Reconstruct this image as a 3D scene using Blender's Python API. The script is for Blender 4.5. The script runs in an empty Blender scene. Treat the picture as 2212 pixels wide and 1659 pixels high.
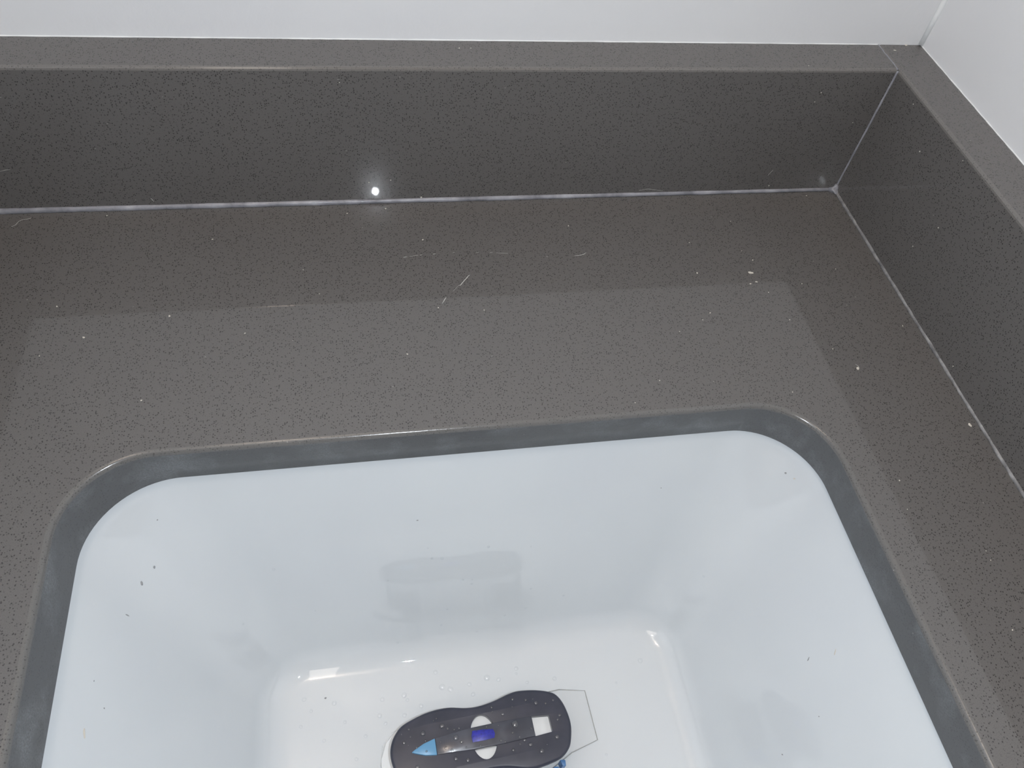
import bpy, bmesh, math, random
from mathutils import Vector, Matrix, noise
from mathutils.bvhtree import BVHTree
from mathutils.geometry import tessellate_polygon

random.seed(7)
S = bpy.context.scene
COL = S.collection

# ---------------------------------------------------------------- camera
CAM = Vector((-0.35901, -0.42803, 0.35972))
RIGHT = Vector((0.98139407, -0.16237547, 0.10246894))
DOWN = Vector((-0.06853401, -0.79476812, -0.60303128))
FWD = Vector((0.17935653, 0.58478871, -0.79110897))
FPX = 1695.66
cd = bpy.data.cameras.new('camera')
cd.sensor_fit = 'HORIZONTAL'
cd.sensor_width = 36.0
cd.lens = 36.0 * FPX / 2212.0
cd.clip_start = 0.01
cam = bpy.data.objects.new('camera', cd)
COL.objects.link(cam)
m = Matrix((RIGHT, -DOWN, -FWD)).transposed().to_4x4()
m.translation = CAM
cam.matrix_world = m
S.camera = cam

# ---------------------------------------------------------------- world, lights, exposure
S.view_settings.view_transform = 'Standard'
S.view_settings.look = 'None'
S.view_settings.gamma = 1.0
S.view_settings.use_curve_mapping = False
S.view_settings.exposure = 0.0
S.cycles.caustics_reflective = True
S.cycles.blur_glossy = 0.0
S.cycles.sample_clamp_indirect = 40.0
W = bpy.data.worlds.new('world'); S.world = W
W.use_nodes = True
W.node_tree.nodes['Background'].inputs[0].default_value = (0.9, 0.95, 1.0, 1)
W.node_tree.nodes['Background'].inputs[1].default_value = 0.25


def light(name, kind, loc, energy, color, **kw):
    l = bpy.data.lights.new(name, kind)
    l.energy = energy; l.color = color
    for k, v in kw.items(): setattr(l, k, v)
    o = bpy.data.objects.new(name, l); COL.objects.link(o); o.location = loc
    return o


# the phone's own flash, just beside its lens
light('phone_flash', 'POINT', (-0.3322, -0.428, 0.3405), 3.8, (0.87, 0.93, 1.0), shadow_soft_size=0.0045)
# the bathroom's warm ceiling panel and two downlights
o = light('ceiling_panel_light', 'AREA', (-0.95, -0.75, 1.52), 8.0, (1.0, 0.90, 0.80), shape='RECTANGLE', size=0.9, size_y=0.9)
light('ceiling_downlight', 'POINT', (-0.56, -0.30, 1.46), 3.6, (1.0, 0.82, 0.68), shadow_soft_size=0.035)


# ---------------------------------------------------------------- helpers
def srgb(r, g, b):
    f = lambda c: (c / 255) / 12.92 if c / 255 <= 0.04045 else ((c / 255 + 0.055) / 1.055) ** 2.4
    return (f(r), f(g), f(b), 1)


class Mat:
    def __init__(s, name, color=(.5, .5, .5, 1), rough=.5, **kw):
        s.m = bpy.data.materials.new(name); s.m.use_nodes = True
        s.t = s.m.node_tree; s.b = s.t.nodes['Principled BSDF']
        s.b.inputs['Base Color'].default_value = color
        s.b.inputs['Roughness'].default_value = rough
        for k, v in kw.items(): s.b.inputs[k.replace('_', ' ')].default_value = v
        s._co = None

    @property
    def co(s):
        if s._co is None: s._co = s.t.nodes.new('ShaderNodeTexCoord').outputs['Object']
        return s._co

    def n(s, t, **ins):
        nd = s.t.nodes.new(t)
        for k, v in ins.items():
            if hasattr(nd, k) and k not in nd.inputs: setattr(nd, k, v)
        return nd

    def link(s, a, b): s.t.links.new(a, b)

    def noise(s, scale, detail=3, rough=.5, vec=None):
        nd = s.t.nodes.new('ShaderNodeTexNoise')
        s.link(vec or s.co, nd.inputs['Vector'])
        nd.inputs['Scale'].default_value = scale; nd.inputs['Detail'].default_value = detail
        nd.inputs['Roughness'].default_value = rough
        return nd.outputs['Fac']

    def vor(s, scale):
        nd = s.t.nodes.new('ShaderNodeTexVoronoi'); s.link(s.co, nd.inputs['Vector'])
        nd.inputs['Scale'].default_value = scale
        return nd

    def ramp(s, src, a, b, va=0.0, vb=1.0):
        nd = s.t.nodes.new('ShaderNodeMapRange'); nd.clamp = True
        s.link(src, nd.inputs['Value'])
        for k, v in (('From Min', a), ('From Max', b), ('To Min', va), ('To Max', vb)): nd.inputs[k].default_value = v
        return nd.outputs['Result']

    def math(s, op, a, b):
        nd = s.t.nodes.new('ShaderNodeMath'); nd.operation = op
        for i, v in enumerate((a, b)):
            if isinstance(v, (int, float)): nd.inputs[i].default_value = v
            else: s.link(v, nd.inputs[i])
        return nd.outputs[0]

    def mix(s, fac, a, b):
        nd = s.t.nodes.new('ShaderNodeMix'); nd.data_type = 'RGBA'
        s.link(fac, nd.inputs['Factor'])
        for k, v in (('A', a), ('B', b)):
            i = [x for x in nd.inputs if x.name == k and x.type == 'RGBA'][0]
            if isinstance(v, tuple): i.default_value = v
            else: s.link(v, i)
        return [x for x in nd.outputs if x.type == 'RGBA'][0]

    def base(s, c): s.link(c, s.b.inputs['Base Color'])

    def bump(s, h, strength, dist):
        nd = s.t.nodes.new('ShaderNodeBump'); s.link(h, nd.inputs['Height'])
        nd.inputs['Strength'].default_value = strength; nd.inputs['Distance'].default_value = dist
        s.link(nd.outputs['Normal'], s.b.inputs['Normal'])


def stone(name, base, dark, light_c, rough, speck, deposit=False, spec=0.5, coat=0.0):
    M = Mat(name, base, rough)
    M.b.inputs['Specular IOR Level'].default_value = spec
    M.b.inputs['Coat Weight'].default_value = coat
    M.b.inputs['Coat Roughness'].default_value = .022
    big = M.noise(9, 3)
    c = M.mix(M.ramp(big, .3, .7, 0, .12), base, light_c)
    v = M.vor(900)
    m1 = M.ramp(v.outputs['Distance'], .22, .42, 1, 0)
    sep = M.t.nodes.new('ShaderNodeSeparateColor'); M.link(v.outputs['Color'], sep.inputs[0])
    m2 = M.ramp(sep.outputs[0], .30, .7)
    c = M.mix(M.math('MULTIPLY', M.math('MULTIPLY', m1, m2), speck), c, dark)
    fine = M.noise(2400, 1)
    c = M.mix(M.ramp(fine, .45, .75, 0, .35 * speck), c, dark)
    v2 = M.vor(95)
    m3 = M.ramp(v2.outputs['Distance'], .02, .045, 1, 0)
    sep2 = M.t.nodes.new('ShaderNodeSeparateColor'); M.link(v2.outputs['Color'], sep2.inputs[0])
    m4 = M.ramp(sep2.outputs[1], .55, .6, 0, .45)
    c = M.mix(M.math('MULTIPLY', m3, m4), c, (0.45, 0.44, 0.42, 1))
    if deposit:
        d = M.math('MULTIPLY', M.ramp(M.noise(38, 4, .6), .48, .68, 0, .38), M.ramp(M.noise(1100, 2, .6), .38, .62, .25, 1))
        c = M.mix(d, c, srgb(150, 156, 160))
    M.base(c)
    M.bump(M.noise(420, 2), .10, .0006)
    return M.m


BASE, DARK, LITE = (0.141, 0.134, 0.130, 1), (0.04, 0.038, 0.038, 1), (0.17, 0.16, 0.152, 1)
M_stone = stone('polished_quartz', BASE, DARK, LITE, .15, 1.0, spec=.12, coat=.7)
M_honed = stone('honed_quartz', (0.100, 0.104, 0.108, 1), DARK, (0.13, 0.135, 0.14, 1), .38, .45, deposit=True)
M_arris = stone('ground_quartz_arris', (0.145, 0.142, 0.138, 1), DARK, (0.18, 0.175, 0.17, 1), .20, .6)
M_parris = stone('polished_quartz_arris', (0.165, 0.157, 0.15, 1), DARK, (0.19, 0.18, 0.17, 1), .16, .6, coat=.35)

w = Mat('white_wall_paint', srgb(230, 231, 232), .62)
w.base(w.mix(w.ramp(w.noise(6, 3), .3, .7), srgb(232, 233, 234), srgb(226, 227, 229)))
w.bump(w.math('ADD', w.noise(160, 4), w.math('MULTIPLY', w.noise(38, 2), .8)), .18, .0012)
M_wall = w.m
M_ceil = Mat('ceiling_paint', srgb(235, 232, 226), .8).m
fl = Mat('floor_vinyl', srgb(120, 112, 104), .5); fl.base(fl.mix(fl.noise(14, 4), srgb(112, 104, 96), srgb(132, 124, 115)))
M_floor = fl.m
por = Mat('glazed_porcelain', srgb(214, 219, 222), .02, IOR=1.65)
por.base(por.mix(por.ramp(por.noise(12, 3), .3, .7), srgb(214, 219, 222), srgb(210, 215, 219)))
por.bump(por.noise(30, 1), .03, .0012)
M_por = por.m
sil = Mat('silicone_sealant', srgb(150, 151, 158), .25)
sil.base(sil.mix(sil.ramp(sil.noise(45, 5, .6), .35, .7), srgb(118, 119, 126), srgb(172, 173, 180)))
sil.bump(sil.noise(350, 3), .5, .0008)
M_sil = sil.m
sil2 = Mat('aged_sealant', srgb(140, 140, 140), .4)
sil2.base(sil2.mix(sil2.ramp(sil2.noise(90, 5, .7), .35, .65), srgb(96, 96, 98), srgb(160, 160, 160)))
sil2.bump(sil2.noise(400, 3), .6, .0008)
M_sil2 = sil2.m
ca = Mat('painters_caulk', srgb(238, 240, 240), .5); ca.bump(ca.noise(200, 3), .5, .001); M_caulk = ca.m
pl = Mat('dark_wet_plastic', srgb(66, 66, 76), .36, Coat_Weight=.25, Coat_Roughness=.05)
pl.base(pl.mix(pl.ramp(pl.noise(70, 3), .35, .7), srgb(42, 46, 60), srgb(54, 56, 70)))
M_plastic = pl.m
st = Mat('grey_strip_plastic', srgb(80, 82, 92), .22, Coat_Weight=.5)
st.base(st.mix(st.ramp(st.noise(55, 2), .4, .6), srgb(56, 58, 68), srgb(78, 80, 90)))
M_strip = st.m
M_tip = Mat('sky_blue_plastic', srgb(98, 152, 190), .35).m
bl = Mat('deep_blue_ink', srgb(44, 46, 165), .4)
bl.base(bl.mix(bl.ramp(bl.noise(600, 3, .6), .4, .65), srgb(42, 46, 165), srgb(34, 38, 125))); M_blue = bl.m
M_white = Mat('white_plastic', srgb(236, 238, 238), .4).m
M_bluebit = Mat('blue_bristle', srgb(80, 125, 175), .4).m
M_clear = Mat('clear_plastic', (0.9, 0.92, 0.93, 1), .06, Alpha=.16).m
M_edge = Mat('clear_plastic_edge', srgb(170, 172, 168), .2, Alpha=.55).m
def water(tint, rough):
    wt = Mat('water')
    tr = wt.t.nodes.new('ShaderNodeBsdfTransparent'); tr.inputs[0].default_value = (tint, tint * 1.005, tint * 1.01, 1)
    gl = wt.t.nodes.new('ShaderNodeBsdfGlossy'); gl.inputs['Roughness'].default_value = rough
    mx = wt.t.nodes.new('ShaderNodeMixShader')
    fr = wt.t.nodes.new('ShaderNodeFresnel'); fr.inputs['IOR'].default_value = 2.1
    ge = wt.t.nodes.new('ShaderNodeNewGeometry')      # no inner reflections where the ray leaves the drop
    wt.link(wt.math('MULTIPLY', fr.outputs[0], wt.math('SUBTRACT', 1.0, ge.outputs['Backfacing'])), mx.inputs[0]); wt.link(tr.outputs[0], mx.inputs[1]); wt.link(gl.outputs[0], mx.inputs[2])
    wt.link(mx.outputs[0], wt.t.nodes['Material Output'].inputs['Surface'])
    return wt.m


M_water, M_water_thick = water(.99, .24), water(.84, .24)
M_crumb = Mat('pale_lint', srgb(205, 200, 190), .8).m
M_scr = Mat('pale_scratch', srgb(190, 190, 186), .6).m
M_dirt = Mat('grey_grit', srgb(150, 152, 155), .8).m
M_chrome = Mat('chrome', (.8, .8, .8, 1), .12, Metallic=1.0).m


def obj(name, bm, mats, parent=None, smooth=False, autosmooth=None):
    me = bpy.data.meshes.new(name)
    bmesh.ops.recalc_face_normals(bm, faces=bm.faces)
    bm.to_mesh(me); bm.free()
    for mt in (mats if isinstance(mats, (list, tuple)) else [mats]): me.materials.append(mt)
    if smooth: me.polygons.foreach_set('use_smooth', [True] * len(me.polygons))
    if autosmooth is not None: me.set_sharp_from_angle(angle=math.radians(autosmooth))
    o = bpy.data.objects.new(name, me); COL.objects.link(o)
    if parent is not None: o.parent = parent
    return o


def flat_planes(o):
    """planar faces keep their own normals, so that the polish reflects as a true plane"""
    for p in o.data.polygons:
        if max(abs(c) for c in p.normal) > .9995: p.use_smooth = False
    return o


def tag(o, label=None, cat=None, group=None, kind=None):
    if label: o['label'] = label
    if cat: o['category'] = cat
    if group: o['group'] = group
    if kind: o['kind'] = kind
    return o


def box(bm, a, b, bev=0.0, seg=2, edges=None):
    vs = bmesh.ops.create_cube(bm, size=1.0)['verts']
    for v in vs:
        v.co = Vector([(a[i] + b[i]) / 2 + v.co[i] * (b[i] - a[i]) for i in range(3)])
    if bev:
        es = list({e for v in vs for e in v.link_edges if edges is None or edges(e)})
        bmesh.ops.bevel(bm, geom=es, offset=bev, segments=seg, profile=.5, affect='EDGES')
    return bm


def rrect(x0, x1, y0, y1, r, cs=20, ss=14):
    pts = []
    def side(a, b):
        for i in range(1, ss): pts.append(a.lerp(b, i / ss))
    cs_ = [((x1 - r, y1 - r), 0), ((x0 + r, y1 - r), 90), ((x0 + r, y0 + r), 180), ((x1 - r, y0 + r), 270)]
    for k, (c, a0) in enumerate(cs_):
        for i in range(cs + 1):
            t = math.radians(a0 + 90 * i / cs)
            pts.append(Vector((c[0] + r * math.cos(t), c[1] + r * math.sin(t))))
        nc, na = cs_[(k + 1) % 4]
        t = math.radians(na)
        side(pts[-1].copy(), Vector((nc[0] + r * math.cos(t), nc[1] + r * math.sin(t))))
    return pts


def inset(loop, d):
    """move a CCW loop inward by d (negative = outward)"""
    n = len(loop); out = []
    for i in range(n):
        t = (loop[(i + 1) % n] - loop[i - 1]).normalized()
        out.append(loop[i] + Vector((-t.y, t.x)) * d)
    return out


def plate(bm, loops_top, loops_bot, strips):
    """loops_*: list of 3-D vertex loops [outer, hole...]; strips: list of lists of 3-D loops joining top to bottom, with material index"""
    def cap(loops, rev):
        polys = [[Vector(p) for p in l] for l in loops]
        flat = [bm.verts.new(p) for l in polys for p in l]
        for t in tessellate_polygon(polys):
            try: bm.faces.new([flat[i] for i in (reversed(t) if rev else t)])
            except ValueError: pass
    cap(loops_top, False); cap(loops_bot, True)
    for seq, mats in strips:
        prev = None
        for j, l in enumerate(seq):
            cur = [bm.verts.new(p) for p in l]
            if prev:
                for i in range(len(cur)):
                    k = (i + 1) % len(cur)
                    f = bm.faces.new((prev[i], prev[k], cur[k], cur[i])); f.material_index = mats[j - 1]
            prev = cur
    bmesh.ops.remove_doubles(bm, verts=bm.verts, dist=1e-6)


def z3(loop, z): return [Vector((p.x, p.y, z)) for p in loop]


def tube(bm, pts, rad, sides=10, jitter=0.0, freq=60.0, cap=True):
    rings = []
    for i, p in enumerate(pts):
        t = (pts[min(i + 1, len(pts) - 1)] - pts[max(i - 1, 0)]).normalized()
        u = t.orthogonal().normalized() if abs(t.z) > .9 else t.cross(Vector((0, 0, 1))).normalized()
        v = t.cross(u)
        r0 = rad(i / (len(pts) - 1)) if callable(rad) else rad
        ring = []
        for k in range(sides):
            a = 2 * math.pi * k / sides
            d = u * math.cos(a) + v * math.sin(a)
            q = (p + d * .003) * freq
            q = Vector((.83 * q.x + .41 * q.y + .37 * q.z + 3.37, .79 * q.y - .47 * q.x - .31 * q.z + 1.71, .6 * q.z + .33 * q.x - .41 * q.y + 7.1))
            r = r0 * (1 + jitter * (noise.noise(q) + .6 * noise.noise(q * 3.1)))
            ring.append(bm.verts.new(p + d * r))
        rings.append(ring)
    for a, b in zip(rings, rings[1:]):
        for k in range(sides): bm.faces.new((a[k], a[(k + 1) % sides], b[(k + 1) % sides], b[k]))
    if cap:
        bm.faces.new(rings[0]); bm.faces.new(rings[-1])
    return bm


def ray(px, py): return (RIGHT * ((px - 1106) / FPX) + DOWN * ((py - 829.5) / FPX) + FWD).normalized()
def at_z(px, py, z=0.0):
    d = ray(px, py); return CAM + d * ((z - CAM.z) / d.z)
def at_y(px, py, y=0.0):
    d = ray(px, py); return CAM + d * ((y - CAM.y) / d.y)
def at_x(px, py, x=0.0):
    d = ray(px, py); return CAM + d * ((x - CAM.x) / d.x)


# ---------------------------------------------------------------- room
XL, XR, YB = -0.628, 0.0327, 0.0308      # left wall, right wall, back wall (faces)
H, ZF, ZC = 0.1, -0.85, 1.56
XW, YF = -1.9, -2.1


def wall(name, a, b, mt=M_wall): return tag(obj(name, box(bmesh.new(), a, b), mt), kind='structure')


wall('wall_back', (XW, YB, ZF), (XR + .1, YB + .1, ZC))
wall('wall_right', (XR, YF, ZF), (XR + .1, YB, ZC))
wall('wall_left', (XL - .1, -0.62, ZF), (XL, YB, ZC))
wall('wall_front', (XW, YF - .1, ZF), (XR + .1, YF, ZC))
wall('wall_side', (XW - .1, YF - .1, ZF), (XW, YB + .1, ZC))
wall('floor', (XW - .1, YF - .1, ZF - .1), (XR + .1, YB + .1, ZF), M_floor)
wall('ceiling', (XW - .1, YF - .1, ZC), (XR + .1, YB + .1, ZC + .1), M_ceil)

# ---------------------------------------------------------------- worktop with the sink cutout
TH = 0.0285
XI = -0.595                                # inner face of the left upstand
cut = rrect(-0.5145, -0.0945, -0.4900, -0.1878, 0.046)
cut_b = rrect(-0.5107, -0.0940, -0.4900, -0.1868, 0.049)
outer = [Vector(p) for p in ((XL, -0.57), (XR, -0.57), (XR, YB), (XL, YB))]
bm = bmesh.new()
AR = 0.0028
prof = []
for k in range(6):
    a = math.radians(90 * k / 5)
    prof.append((AR * math.sin(a), -AR * (1 - math.cos(a))))     # (inward distance, z)
hole = []
for d, z in prof:
    hole.append(z3(inset(cut, d - 0.0), z))
cin = inset(cut, AR)
hole = [z3(inset(cut, d), z) for d, z in prof]
bot = inset(cut_b, 0.0022)
hole.append([Vector((c.x * .5 + b.x * .5, c.y * .5 + b.y * .5, -TH * .5)) for c, b in zip(cin, bot)])
hole.append(z3(bot, -TH + .0006))
hole.append(z3(inset(cut_b, 0.0014), -TH))
osz = [z3(inset(outer, 0), 0.0), z3(outer, -TH)]
plate(bm, [osz[0], hole[0]], [osz[1], hole[-1]], [(osz, [0]), (hole, [2] * 5 + [1, 1, 1])])
worktop = obj('stone_worktop', bm, [M_stone, M_honed, M_arris], smooth=True, autosmooth=50)
flat_planes(worktop)
tag(worktop, 'speckled grey polished stone worktop with a rounded rectangular sink cutout', 'worktop')

# ---------------------------------------------------------------- upstands
def upstand(a, b, label, inner):
    bm = box(bmesh.new(), a, b, .0021, 3, inner)
    bm.normal_update()
    for f in bm.faces:
        if max(abs(c) for c in f.normal) < .995: f.material_index = 1
    return tag(flat_planes(obj('stone_upstand', bm, [M_stone, M_parris], smooth=True, autosmooth=25)), label, 'upstand')


E = 1e-5
ub = upstand((XI + .0004, 0, .0002), (-0.0004, YB, H), 'long grey stone upstand along the back wall behind the sink',
             lambda e: all(abs(v.co.y) < E and abs(v.co.z - H) < E for v in e.verts))
ur = upstand((0, -0.55, .0002), (XR, YB, H), 'grey stone upstand along the right-hand wall, meeting the back one in the corner',
             lambda e: all(abs(v.co.x) < E and abs(v.co.z - H) < E for v in e.verts))
ul = upstand((XL, -0.55, .0002), (XI, YB, H), 'grey stone upstand along the left-hand wall, just out of frame',
             lambda e: all(abs(v.co.x - XI) < E and abs(v.co.z - H) < E for v in e.verts))


def line(a, b, n): return [Vector(a).lerp(Vector(b), i / n) for i in range(n + 1)]


def bead(pts, r, mt, parent, jit=.25, freq=90.0):
    return obj('sealant_bead', tube(bmesh.new(), pts, r, 10, jit, freq), mt, parent, smooth=True)


bead(line((XI, .0001, .0012), (0, .0001, .0012), 400), lambda t: .0021 - .0006 * t, M_sil, ub, .15, 45)
bead(line((.0001, 0, .0006), (.0001, -.55, .0006), 500), .00125, M_sil2, ur, .4, 75)
bead(line((-.0001, -.0001, .001), (-.0001, -.0001, H - .0008), 60), .0008, M_sil, ub, .35, 200)
bead(line((-.0001, .0008, H - .0003), (-.0001, YB, H - .0003), 30), .0006, M_sil, ub, .5, 300)
bead(line((XI, 0, .0002), (XI, -.55, .0002), 100), .0014, M_sil, ul, .3, 160)
# blob where the three joints meet
bm = bmesh.new()
bmesh.ops.create_icosphere(bm, subdivisions=4, radius=.0034)
for v in bm.verts:
    c = v.co
    v.co = c * (1 + .35 * noise.noise(c * 420))
    n = v.co.copy()
    # pulled into the three joints
    k = (abs(n.x) ** 3 + abs(n.y) ** 3 + abs(n.z) ** 3) / (n.length ** 3 + 1e-12)
    v.co = n * (.45 + 1.0 * k)
for v in bm.verts: v.co += Vector((-.0008, -.0008, .0016))
obj('sealant_blob', bm, M_sil, ub, smooth=True)
# painter's caulk along the wall feet
obj('caulk_line', tube(bmesh.new(), line((XI, YB, H + .0001), (-.0004, YB, H + .0001), 400), .0004, 8, .6, 70), M_caulk, ub, smooth=True)
obj('caulk_line', tube(bmesh.new(), line((XR, YB, H + .0001), (XR, -.55, H + .0001), 200), .0004, 8, .7, 140), M_caulk, ur, smooth=True)
# room corner filler
tag(obj('trim_1', tube(bmesh.new(), line((XR - .0006, YB - .0006, H + .001), (XR - .0006, YB - .0006, ZC), 60), .0018, 12, .1, 20), M_caulk, smooth=True), kind='structure')

# ---------------------------------------------------------------- undermount basin
Z0, Z1 = -TH - .0002, -0.180
top_r = dict(x0=-.5107, x1=-.0940, y0=-.4900, y1=-.1868, r=.050)
bot_r = dict(x0=-.4430, x1=-.1560, y0=-.4740, y1=-.2420, r=.034)
levels = []
FIL = .030
def basin_loop(s, z, shrink=0.0):
    q = {k: top_r[k] + (bot_r[k] - top_r[k]) * s for k in top_r}
    return z3(rrect(q['x0'] + shrink, q['x1'] - shrink, q['y0'] + shrink, q['y1'] - shrink, max(q['r'] - shrink, .004), 24, 16), z)


NS = 22
seq = []
for i in range(5):                       # rolled rim
    a = math.radians(90 * i / 4)
    seq.append(basin_loop(0, Z0 - .0025 * (1 - math.cos(a)), -.0025 * (1 - math.sin(a))))
zw0, zw1 = Z0 - .0025, Z1 + .014
for i in range(1, NS + 1):
    s = i / NS
    z = zw0 + (zw1 - zw0) * s
    seq.append(basin_loop(s, z))
slope = math.radians(69)
for i in range(1, 13):                   # fillet into the floor
    a = slope * i / 12
    R_ = .014 / (1 - math.cos(slope))
    dx = R_ * (math.sin(slope) - math.sin(slope - a))
    dz = R_ * (math.cos(slope - a) - math.cos(slope))
    seq.append(basin_loop(1, zw1 - dz, dx))
lastsh = R_ * math.sin(slope)
for i in range(1, 9):                    # floor falls gently to the waste
    s = i / 9
    base = basin_loop(1, Z1, lastsh)
    c = Vector((-.300, -.335, Z1 - .003))
    seq.append([p.lerp(c, s) for p in base])
bm = bmesh.new()
prev = None
flange = [z3(inset([Vector((p.x, p.y)) for p in seq[0]], -.018), Z0)]
for l in flange + seq:
    cur = [bm.verts.new(p) for p in l]
    if prev:
        for i in range(len(cur)): bm.faces.new((prev[i], prev[(i + 1) % len(cur)], cur[(i + 1) % len(cur)], cur[i]))
    prev = cur
bm.faces.new(prev)
bmesh.ops.recalc_face_normals(bm, faces=bm.faces)
if sum(f.normal.z * f.calc_area() for f in bm.faces) < 0: bmesh.ops.reverse_faces(bm, faces=bm.faces)
# body thickness on the outside
inner = list(bm.faces)
geo = bmesh.ops.duplicate(bm, geom=list(bm.verts) + list(bm.edges) + list(bm.faces))
dv = [g for g in geo['geom'] if isinstance(g, bmesh.types.BMVert)]
bm.normal_update()
offs = {v: v.normal.copy() for v in dv}
for v in dv: v.co -= offs[v] * .008
bmesh.ops.reverse_faces(bm, faces=[g for g in geo['geom'] if isinstance(g, bmesh.types.BMFace)])
eo = [e for e in bm.edges if e.is_boundary]
bmesh.ops.bridge_loops(bm, edges=eo)
me = bpy.data.meshes.new('basin')
bm.to_mesh(me); bvh_basin = BVHTree.FromBMesh(bm); bm.free()
me.materials.append(M_por)
me.polygons.foreach_set('use_smooth', [True] * len(me.polygons)); me.set_sharp_from_angle(angle=math.radians(60))
basin = bpy.data.objects.new('undermount_basin', me); COL.objects.link(basin)
tag(basin, 'white glazed rectangular undermount basin with rounded corners, set below the stone worktop', 'sink')
bm = bmesh.new()
bmesh.ops.create_cone(bm, cap_ends=True, segments=40, radius1=.021, radius2=.019, depth=.0016)
for v in bm.verts: v.co += Vector((-.300, -.335, Z1 - .0022))
obj('waste_grid', bm, M_chrome, basin, smooth=True, autosmooth=30)


def on_basin(px, py):
    h = bvh_basin.ray_cast(CAM, ray(px, py))
    return (h[0], h[1]) if h[0] is not None else (None, None)


# ---------------------------------------------------------------- the dark scrubber lying in the basin
ZT = -0.150                                # top of its body
ang = math.radians(3.28)
root = bpy.data.objects.new('plastic_scrubber', None); COL.objects.link(root)
root.location = (-.3047, -.3163, Z1)
root.rotation_euler = (0, 0, ang)
tag(root, 'wet dark grey waisted plastic scrubber with pale blue tip, lying in the white basin', 'scrubber')
T0 = ZT - Z1                               # local height of the body top


def smooth_loop(pts, n=96):
    m_ = len(pts); out = []
    for i in range(m_):
        p0, p1, p2, p3 = (Vector(pts[(i + k - 1) % m_]) for k in range(4))
        for j in range(max(2, n // m_)):
            t = j / max(2, n // m_)
            out.append(.5 * ((2 * p1) + (-p0 + p2) * t + (2 * p0 - 5 * p1 + 4 * p2 - p3) * t * t + (-p0 + 3 * p1 - 3 * p2 + p3) * t ** 3))
    return out


MM = .001
up = [(54.8, 2), (53.5, 9), (51, 14.5), (47, 18), (38, 21), (27, 22.6), (20, 22.0), (10, 19.6), (0, 18.4), (-8, 19), (-17, 21), (-25, 21.4), (-33, 20.6), (-41, 18.6), (-48, 16), (-52.5, 12), (-55.5, 7), (-56.8, 1)]
lo = [(-56, -6), (-53.5, -11), (-49, -16), (-42, -19.5), (-34, -21.3), (-25, -21.8), (-16, -21.0), (-7, -19.2), (1, -18.8), (11, -20), (21, -22.8), (28, -23.6), (38, -22.4), (45, -20.5), (50.5, -16), (53.3, -10), (54.8, -4)]
body_l = smooth_loop([Vector((x * MM, y * MM)) for x, y in up + lo], 140)
oval_l = smooth_loop([Vector((8.0 * MM * math.cos(a), .0002 + 13.0 * MM * math.sin(a))) for a in [2 * math.pi * i / 16 for i in range(16)]], 48)
sq_l = [Vector((x * MM, y * MM)) for x, y in ((42.3, 4.6), (31.3, 5.9), (31.1, -5.9), (42.4, -5.4))]
def sq_round(l, r=.0006):
    out = []
    for i in range(4):
        p, a, b = l[i], l[i - 1], l[(i + 1) % 4]
        pa, pb = p + (a - p).normalized() * r, p + (b - p).normalized() * r
        for t in (0, .33, .66, 1): out.append((1 - t) ** 2 * pa + 2 * t * (1 - t) * p + t * t * pb)
    return out
sq_l = sq_round(sq_l)
BT = .0045


def body_prof(l, t, bt, r, sgn=1):
    res = []
    for k in range(5):
        a = math.radians(90 * k / 4); res.append(z3(inset(l, sgn * r * (1 - math.sin(a))), t - r * (1 - math.cos(a))))
    for k in range(5):
        a = math.radians(90 * k / 4); res.append(z3(inset(l, sgn * r * (1 - math.cos(a))), t - bt + r * (1 - math.sin(a))))
    return res


bm = bmesh.new()
po = body_prof(body_l, T0, BT, .0018)
ph = body_prof(oval_l, T0, BT, .0003, -1)
ps = body_prof(sq_l, T0, BT, .0003, -1)
plate(bm, [po[0], ph[0], ps[0]], [po[-1], ph[-1], ps[-1]], [(po, [0] * 9), (ph, [0] * 9), (ps, [0] * 9)])
obj('body', bm, M_plastic, root, smooth=True, autosmooth=40)
# central strip across the oval opening
def slab(name, pts, z0, z1, mt, parent=root, bev=.0004):
    bm = bmesh.new()
    vs = [bm.verts.new((x * MM, y * MM, z1)) for x, y in pts]
    f = bm.faces.new(vs)
    r = bmesh.ops.extrude_face_region(bm, geom=[f])
    for g in r['geom']:
        if isinstance(g, bmesh.types.BMVert): g.co.z = z0
    if bev: bmesh.ops.bevel(bm, geom=list(bm.edges), offset=bev, segments=2, profile=.5, affect='EDGES')
    return obj(name, bm, mt, parent, smooth=True, autosmooth=30)


strip = slab('centre_strip', [(-29.3, 4.7), (-18, 5.6), (-7.5, 6.3), (12, 6.4), (31.2, 5.9), (31.1, -5.9), (12, -6.5), (-7.7, -6.2), (-18, -5.4), (-29.4, -4.7)], T0 - .003, T0 + .0012, M_strip)
tip = slab('pointed_tip', [(-29.5, 4.6), (-36.5, 3.0), (-42, .7), (-44.3, -.5), (-42, -1.6), (-36.5, -3.7), (-29.6, -4.8)], T0 - .003, T0 + .0014, M_tip)
tag(tip, 'pale blue pointed tip')
lab = slab('blue_label', [(-6.6, 4.3), (0, 3.9), (6.2, 2.9), (6.8, .3), (6.0, -2.1), (0, -2.4), (-7.4, -2.2), (-7.6, 1.2)], T0 + .0010, T0 + .00135, M_blue, strip, .0001)
tag(lab, 'deep blue smeared label on the strip')
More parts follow.
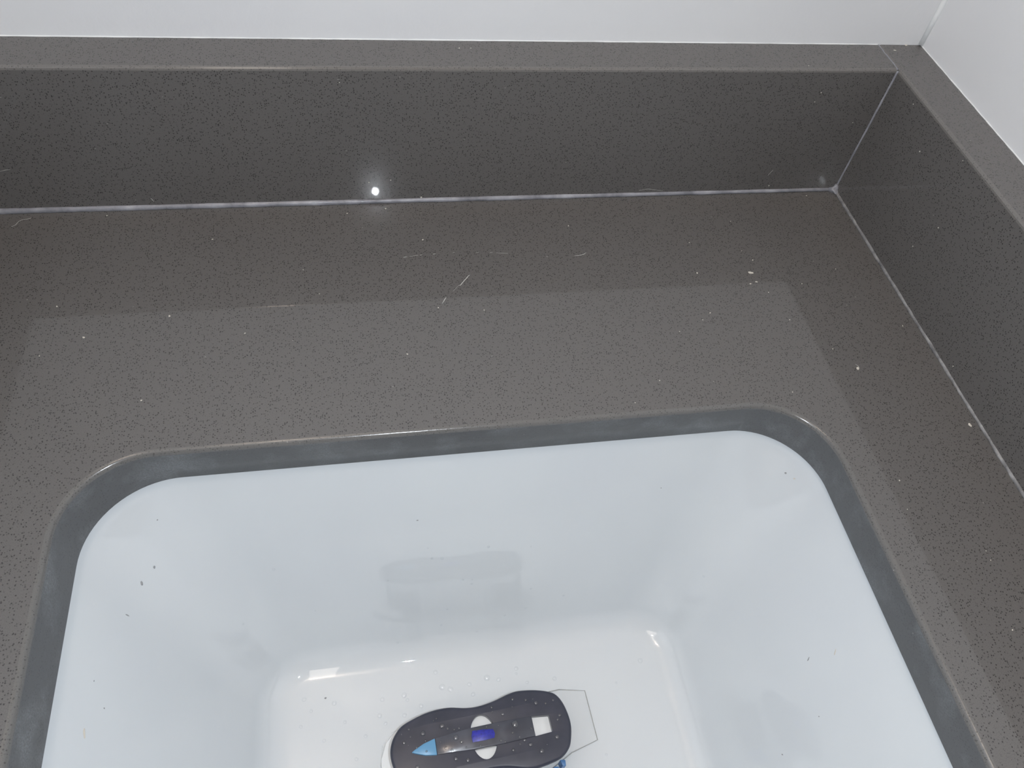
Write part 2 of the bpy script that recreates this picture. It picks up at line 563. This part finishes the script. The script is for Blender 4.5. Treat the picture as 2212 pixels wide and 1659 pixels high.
# white core seen through the two openings, dark ends and white ribs below
core = slab('core', [(-48, 14), (-20, 15.5), (0, 15.8), (20, 16), (46, 14), (48, 0), (46, -14), (20, -16), (0, -15.8), (-20, -15.5), (-48, -14), (-50, 0)], T0 - .0125, T0 - BT, M_white)
tag(core, 'white core seen through the openings')
for sx in (-1, 1):
    slab('end_block', [(sx * 27, 15.5), (sx * 46, 14), (sx * 51, 9), (sx * 52, 0), (sx * 51, -9), (sx * 46, -14), (sx * 27, -15.5)], .0022, T0 - .0125, M_plastic, bev=.0012)
for k in range(11):
    x = -25 + k * 5
    slab('rib', [(x - 1.4, 15.5), (x + 1.4, 15.5), (x + 1.4, -15.5), (x - 1.4, -15.5)], .0022, T0 - .0125, M_white)
# clear backing sheet lying on the basin floor: rounded on the left, straight-cut on the right
Rz = Matrix.Rotation(-ang, 2)
def wl(x, y): v = Rz @ Vector((x + .3047, y + .3163)); return (v.x * 1000, v.y * 1000)
ptsR = [wl(-.2474, -.2878), wl(-.2301, -.2908), wl(-.2285, -.3223), wl(-.2469, -.3275)]
sheet = [ptsR[0], ptsR[1], ptsR[2], ptsR[3], (40, -22), (0, -22), (-40, -23), (-55, -17), (-62, -8), (-63.5, 2), (-61, 13), (-54, 20), (-40, 24), (0, 24), (40, 25)]
sh = slab('backing_sheet', sheet, .0004, .0012, M_clear, bev=0)
tag(sh, 'clear thin backing sheet with straight cut corner')
bm = bmesh.new()
tube(bm, [Vector((x * MM, y * MM, .0013)) for x, y in ([(40, 25)] + ptsR + [(40, -22)])], .00032, 6)
obj('sheet_edge', bm, M_edge, root, smooth=True)
rim = slab('base_rim', [(-40, 22), (-52, 19.5), (-58.5, 14), (-62.5, 5), (-63, -3), (-60.5, -12), (-54, -18), (-42, -20), (-40, 0)], .0013, .0045, M_white, bev=.0009)
tag(rim, 'white rounded rim showing past the left end')
for x, y in ((48, -21), (43, -24), (40, -25.5)):
    slab('bristle_tuft', [(x - 1.6, y + 2.2), (x + 1.6, y + 1.6), (x + 1.2, y - 2), (x - 1, y - 1.6)], .0013, .0120, M_bluebit, bev=.0004)

# ---------------------------------------------------------------- water drops
def drop_mesh(name, seed, flat, mt):
    bm = bmesh.new()
    bmesh.ops.create_icosphere(bm, subdivisions=3, radius=1.0)
    rnd = random.Random(seed)
    off = Vector((rnd.random() * 9, rnd.random() * 9, 0))
    for v in bm.verts:
        k = 1 + .18 * noise.noise(Vector((v.co.x, v.co.y, 0)) * 1.3 + off)
        v.co.x *= k; v.co.y *= k
        v.co.z = v.co.z * flat if v.co.z > 0 else v.co.z * .06
    me = bpy.data.meshes.new(name); bm.to_mesh(me); bm.free()
    me.materials.append(mt)
    me.polygons.foreach_set('use_smooth', [True] * len(me.polygons))
    return me


dm = [drop_mesh('water_drop', i, .50 + .05 * i, M_water) for i in range(4)]
dm_thick = [drop_mesh('water_drop', i, .45 + .04 * i, M_water_thick) for i in range(4)]


def put_drop(p, n, r, label, group, dms=None):
    o = bpy.data.objects.new('water_drop', random.choice(dms or dm)); COL.objects.link(o)
    q = Vector(n).to_track_quat('Z', 'Y')
    o.matrix_world = Matrix.Translation(Vector(p) + Vector(n) * .00005) @ q.to_matrix().to_4x4() @ Matrix.Rotation(random.random() * 6.28, 4, 'Z') @ Matrix.Diagonal((r, r, r, 1))
    tag(o, label, 'water drop', group)
    return o


# beads of water on the basin floor round the scrubber (photograph pixels)
floor_drops = [(941, 1452, 5), (955, 1484, 7), (973, 1489, 6), (1014, 1478, 5), (1052, 1464, 7), (1077, 1468, 5), (1115, 1444, 5), (1022, 1500, 5), (1198, 1466, 5), (1139, 1474, 4), (873, 1502, 6), (826, 1511, 5), (880, 1512, 4), (910, 1525, 5), (874, 1545, 5), (820, 1546, 5), (833, 1563, 4), (657, 1511, 5), (722, 1519, 5), (672, 1536, 4), (1383, 1427, 6), (745, 1560, 4), (700, 1600, 4), (1331, 1475, 3), (650, 1570, 4), (1115, 1455, 3), (790, 1590, 4), (1310, 1630, 3), (770, 1640, 4)]
for x, y, s in floor_drops:
    p, n = on_basin(x, y)
    if p is None: continue
    put_drop(p, n, s * .00029, 'small clear water drop on the white basin floor behind the scrubber', 'water drops on the basin floor')
wall_drops = [(933, 1206, 4), (955, 1206, 5), (924, 1184, 3), (1055, 1181, 5), (1147, 1180, 3), (1000, 1252, 4), (1019, 1261, 4), (1020, 1252, 3), (966, 1316, 3), (953, 1350, 4), (1135, 1313, 4), (1090, 1329, 4), (1217, 1286, 4), (1147, 1271, 4), (859, 1388, 4), (1030, 1364, 3), (591, 1230, 5), (525, 1348, 4), (681, 1319, 3), (838, 1254, 3), (1520, 1245, 4)]
for x, y, s in wall_drops:
    p, n = on_basin(x, y)
    if p is None: continue
    put_drop(p, n, s * .00020, 'tiny clear water drop clinging to the sloping white basin wall', 'water drops on the basin walls')
# on the scrubber itself, in its own millimetres
rm = Matrix.Translation(root.location) @ Matrix.Rotation(ang, 4, 'Z')
rd = random.Random(3)
occupied = []
def free_spot(x, y):
    if (x / 8.6) ** 2 + (y / 13.6) ** 2 < 1 and abs(y) > 5.6: return False
    if 30.4 < x < 43.2 and abs(y) < 6.8: return False
    return all((x - a) ** 2 + (y - b) ** 2 > (r + c) ** 2 for a, b, c in occupied for r in (1.0,))
spots = [(-17, 2.5, 1.7), (-36, 9, 1.6), (-24, 11, 1.5), (-14, -.5, 1.0), (-20.5, -4, .9), (-24, -2, .8), (-17, 7.5, .7), (-14, 7.7, .7), (-19, -8.8, 1.3), (-12, -11, 1.2), (14, 10.5, 1.0), (20, 3, 2.1), (27, -10, 1.2), (16, -11, 1.0), (36, 13, 1.3), (30, 16, .9), (49, 3, 1.1), (44, -9, 1.4), (-41, 1.5, .7), (-35.5, -1.6, .7), (17.5, -1.5, .8), (-42, -9, 1.3), (-33, -13, 1.4), (-28, -14.5, 1.2), (-48, 6, 1.1), (8, 15.8, .9), (22, 18, .8), (47, 12.5, .8), (2.5, 4.9, .7), (-3.2, -4.8, .7), (9.5, -4.4, .8), (33, -15, 1.5), (-44, 13, .8), (24, -6.8, 1.1)]
while len(spots) < 62:
    x, y = rd.uniform(-50, 49), rd.uniform(-15, 16)
    spots.append((x, y, rd.uniform(.35, .75)))
for x, y, r in spots:
    if not free_spot(x, y): continue
    occupied.append((x, y, r))
    z = T0 + (.0012 if (abs(y) < 5.8 and -28.5 < x < 31) else .0014 if (abs(y) < 4.5 and -43 < x < -29.6) else 0)
    if -29.6 <= x <= -28.5 and abs(y) < 6: continue
    put_drop(rm @ Vector((x * MM, y * MM, z)), (0, 0, 1), r * MM, 'clear water drop sitting on top of the dark scrubber', 'water drops on the scrubber', dm_thick)

# ---------------------------------------------------------------- lint, crumbs and scratches
def crumb_mesh(seed):
    bm = bmesh.new(); bmesh.ops.create_icosphere(bm, subdivisions=2, radius=1.0)
    off = Vector((seed * 3.1, seed, 0))
    for v in bm.verts: v.co *= 1 + .45 * noise.noise(v.co * 1.4 + off)
    for v in bm.verts: v.co.z = max(v.co.z, -.25) * .55
    me = bpy.data.meshes.new('crumb'); bm.to_mesh(me); bm.free(); me.materials.append(M_crumb)
    return me


cm = [crumb_mesh(i) for i in range(4)]


def crumb(p, n, r, stretch, rot, label, group=None, name='crumb', mt=None):
    me_ = random.choice(cm)
    if mt:
        me_ = me_.copy(); me_.materials[0] = mt
    o = bpy.data.objects.new(name, me_); COL.objects.link(o)
    q = Vector(n).to_track_quat('Z', 'Y').to_matrix().to_4x4()
    o.matrix_world = Matrix.Translation(Vector(p) + Vector(n) * r * .12) @ q @ Matrix.Rotation(rot, 4, 'Z') @ Matrix.Diagonal((r * stretch, r, r, 1))
    tag(o, label, 'lint', group)


def zone(x, y):
    return 'beside the right-hand upstand' if x > 1840 else 'in the back right corner' if x > 1400 else 'behind the middle of the sink' if x > 600 else 'at the back left'


G1 = 'white lint specks on the worktop'
L1 = 'tiny white speck of lint on the grey stone worktop'
for x, y, s in [(1742, 423, 3), (1578, 478, 2), (1489, 524, 2.5), (1626, 562, 3), (1602, 542, 2), (1506, 590, 4), (1732, 613, 2.5), (1805, 581, 2.5), (1534, 676, 3), (1660, 632, 2.5), (1706, 691, 3), (1518, 691, 2.5), (1799, 754, 2.5), (1712, 847, 2.5), (1425, 822, 2.5), (459, 517, 3), (123, 662, 3), (181, 729, 4), (366, 683, 4), (85, 769, 2), (529, 720, 3), (655, 583, 2), (231, 466, 3), (913, 518, 3.5), (1228, 488, 3), (947, 665, 3), (1046, 670, 2.5), (1950, 704, 3), (690, 635, 2), (880, 765, 3), (305, 865, 3), (833, 443 + 8, 3.5), (750, 461, 3), (1468, 716, 2), (1943, 1038, 2.5), (1960, 1100, 2), (2140, 1210, 2.5), (2187, 1361, 2.5), (2130, 1190, 2), (1372, 870, 2)]:
    crumb(at_z(x, y), (0, 0, 1), s * .00013, random.uniform(1, 1.5), random.uniform(0, 3), 'tiny white speck of lint on the grey worktop ' + zone(x, y), 'white lint specks ' + zone(x, y))
crumb(at_z(1621, 589), (0, 0, 1), .0009, 2.2, -.35, 'largest white crumb on the worktop, oblong, in front of the back right corner')
crumb(at_z(1634, 609), (0, 0, 1), .0005, 1.8, -.3, 'small white crumb just in front of the oblong crumb, the right of two')
crumb(at_z(1621, 613), (0, 0, 1), .00045, 1.6, .1, 'small white crumb just in front of the oblong crumb, the left of two')
crumb(at_z(1853, 796), (0, 0, 1), .0008, 1.5, 1.1, 'curled white crumb on the worktop behind the right rear corner of the sink')
crumb(at_z(2095, 918), (0, 0, 1), .0009, 1.5, 1.9, 'pale flat flake lying close to the right-hand sealant joint')
G2 = 'white specks on the upstands'
for x, y, s in [(992, 104, 3), (1017, 104, 2.5), (1747, 148 - 6, 2)]:
    crumb(at_z(x, y, H), (0, 0, 1), s * .00013, 1.2, 1, 'tiny white speck on top of the back upstand', 'white specks on top of the back upstand')
for x, y, s in [(797, 394, 3), (844, 389, 2.5), (733, 178, 2), (1774, 200, 2.5), (1661, 401, 3), (1760, 220, 2), (910, 426, 4), (1842, 265, 2)]:
    crumb(at_y(x, y), (0, -1, 0), s * .00014, 1.2, 1, 'tiny white speck on the front face of the back upstand', 'white specks on the face of the back upstand')
for x, y, s in [(1972, 532, 2.5), (2027, 492, 2.5), (1987, 327, 3), (1973, 225, 2.5), (2059, 791, 2.5), (2080, 307 + 40, 2)]:
    crumb(at_x(x, y), (-1, 0, 0), s * .00014, 1.2, 1, 'tiny white speck on the face of the right-hand upstand', 'white specks on the face of the right upstand')
crumb(at_z(1957, 98, H), (0, 0, 1), .0007, 1.4, .2, 'white plaster bit on top of the upstand in the room corner')
crumb(at_z(1933, 109, H), (0, 0, 1), .0005, 2.0, -.2, 'pale plaster smear on top of the upstand near the room corner')
# grit on the basin walls
GB = 'dark grit specks on the basin wall'
for x, y, s, st_, rt in [(333, 1225, 4, 1.6, 1.0), (306, 1260, 5, 1.8, 1.0), (275, 1329, 2.4, 4, 1.5), (1697, 1022, 4, 1.2, .3), (225, 1530, 2.5, 1.3, 1.2), (1746, 1424, 2.2, 5, -1.0), (340, 1123, 2.5, 1.2, 0), (703, 1508, 4, 1.3, 0), (1690, 1630, 2.5, 1.6, 1), (1428, 1054, 2.5, 1, 0), (902, 1124, 2.5, 2, 0), (1769, 1548, 2.4, 1, 0), (203, 1471, 2, 1.4, 0)]:
    p, n = on_basin(x, y)
    if p is not None: crumb(p, n, s * .00014, st_, rt, 'dark speck of grit stuck to the white basin ' + ('left wall' if x < 420 else 'right wall' if x > 1600 else 'back wall'), GB, 'grit_speck', M_dirt)
for x, y, s, st_, rt, lb in [(182, 1583, 4, 4.5, .25, 'white sliver on the left sloping wall of the basin'), (1804, 1409, 2.4, 6, -.8, 'thin white fibre on the right sloping wall of the basin'), (1716, 1034, 3, 1.8, .8, 'white speck beside the dark grit near the right rear basin corner')]:
    p, n = on_basin(x, y)
    if p is not None: crumb(p, n, s * .00014, st_, rt, lb)


def scratch(pts, w, parent, proj, n, mt=None):
    P = [proj(*p) + Vector(n) * .00012 for p in pts]
    bm = bmesh.new()
    L = []
    for i, p in enumerate(P):
        t = (P[min(i + 1, len(P) - 1)] - P[max(i - 1, 0)]).normalized()
        s = t.cross(Vector(n)).normalized()
        ww = w * (.35 if i in (0, len(P) - 1) else 1)
        ww *= .6
        L.append([bm.verts.new(p + s * ww), bm.verts.new(p + Vector(n) * .0001), bm.verts.new(p - s * ww), bm.verts.new(p - Vector(n) * .00008)])
    for a, b in zip(L, L[1:]):
        for k in range(4): bm.faces.new((a[k], a[(k + 1) % 4], b[(k + 1) % 4], b[k]))
    bm.faces.new(L[0]); bm.faces.new(L[-1])
    return obj('scratch', bm, mt or M_scr, parent)


for pts, wd in [([(871, 556.5), (875, 555.5), (880, 555)], .00035), ([(884, 554), (895, 553), (903, 552)], .00012), ([(907, 551.5), (910, 551), (912, 550.5)], .0003),
                ([(935, 549.5), (938, 549), (941, 548.5)], .0003), ([(978, 546.5), (982, 545.5)], .0003), ([(1028, 545.5), (1034, 545.5)], .00018), ([(1058, 546), (1064, 546)], .0002),
                ([(1072, 546.5), (1085, 547), (1097, 547.5)], .00014), ([(1180, 554), (1184, 555)], .0002), ([(1241, 553), (1250, 552), (1258, 550.5), (1262, 549), (1266, 546)], .0003),
                ([(990, 617), (995, 616), (1000, 609.5), (1005, 604), (1008, 601), (1011, 597), (1015, 594)], .0004), ([(978, 630), (984, 624), (990, 617)], .00014), ([(955, 656), (959, 650), (962, 645), (964, 642)], .0004),
                ([(25, 490), (34, 486), (40, 479), (48, 475), (58, 474), (68, 471)], .00022), ([(1848, 787), (1854, 791), (1856, 795)], .0002)]:
    scratch(pts, wd, worktop, at_z, (0, 0, 1))
for pts, wd in [([(0, 370), (12, 367), (22, 366)], .0002), ([(325, 427), (329, 431), (332, 435)], .0003), ([(1658, 379), (1664, 373), (1670, 367)], .0002), ([(728, 171), (734, 172)], .0002), ([(1380, 411), (1400, 408), (1432, 412)], .0002)]:
    scratch(pts, wd, ub, lambda x, y: at_y(x, y), (0, -1, 0))
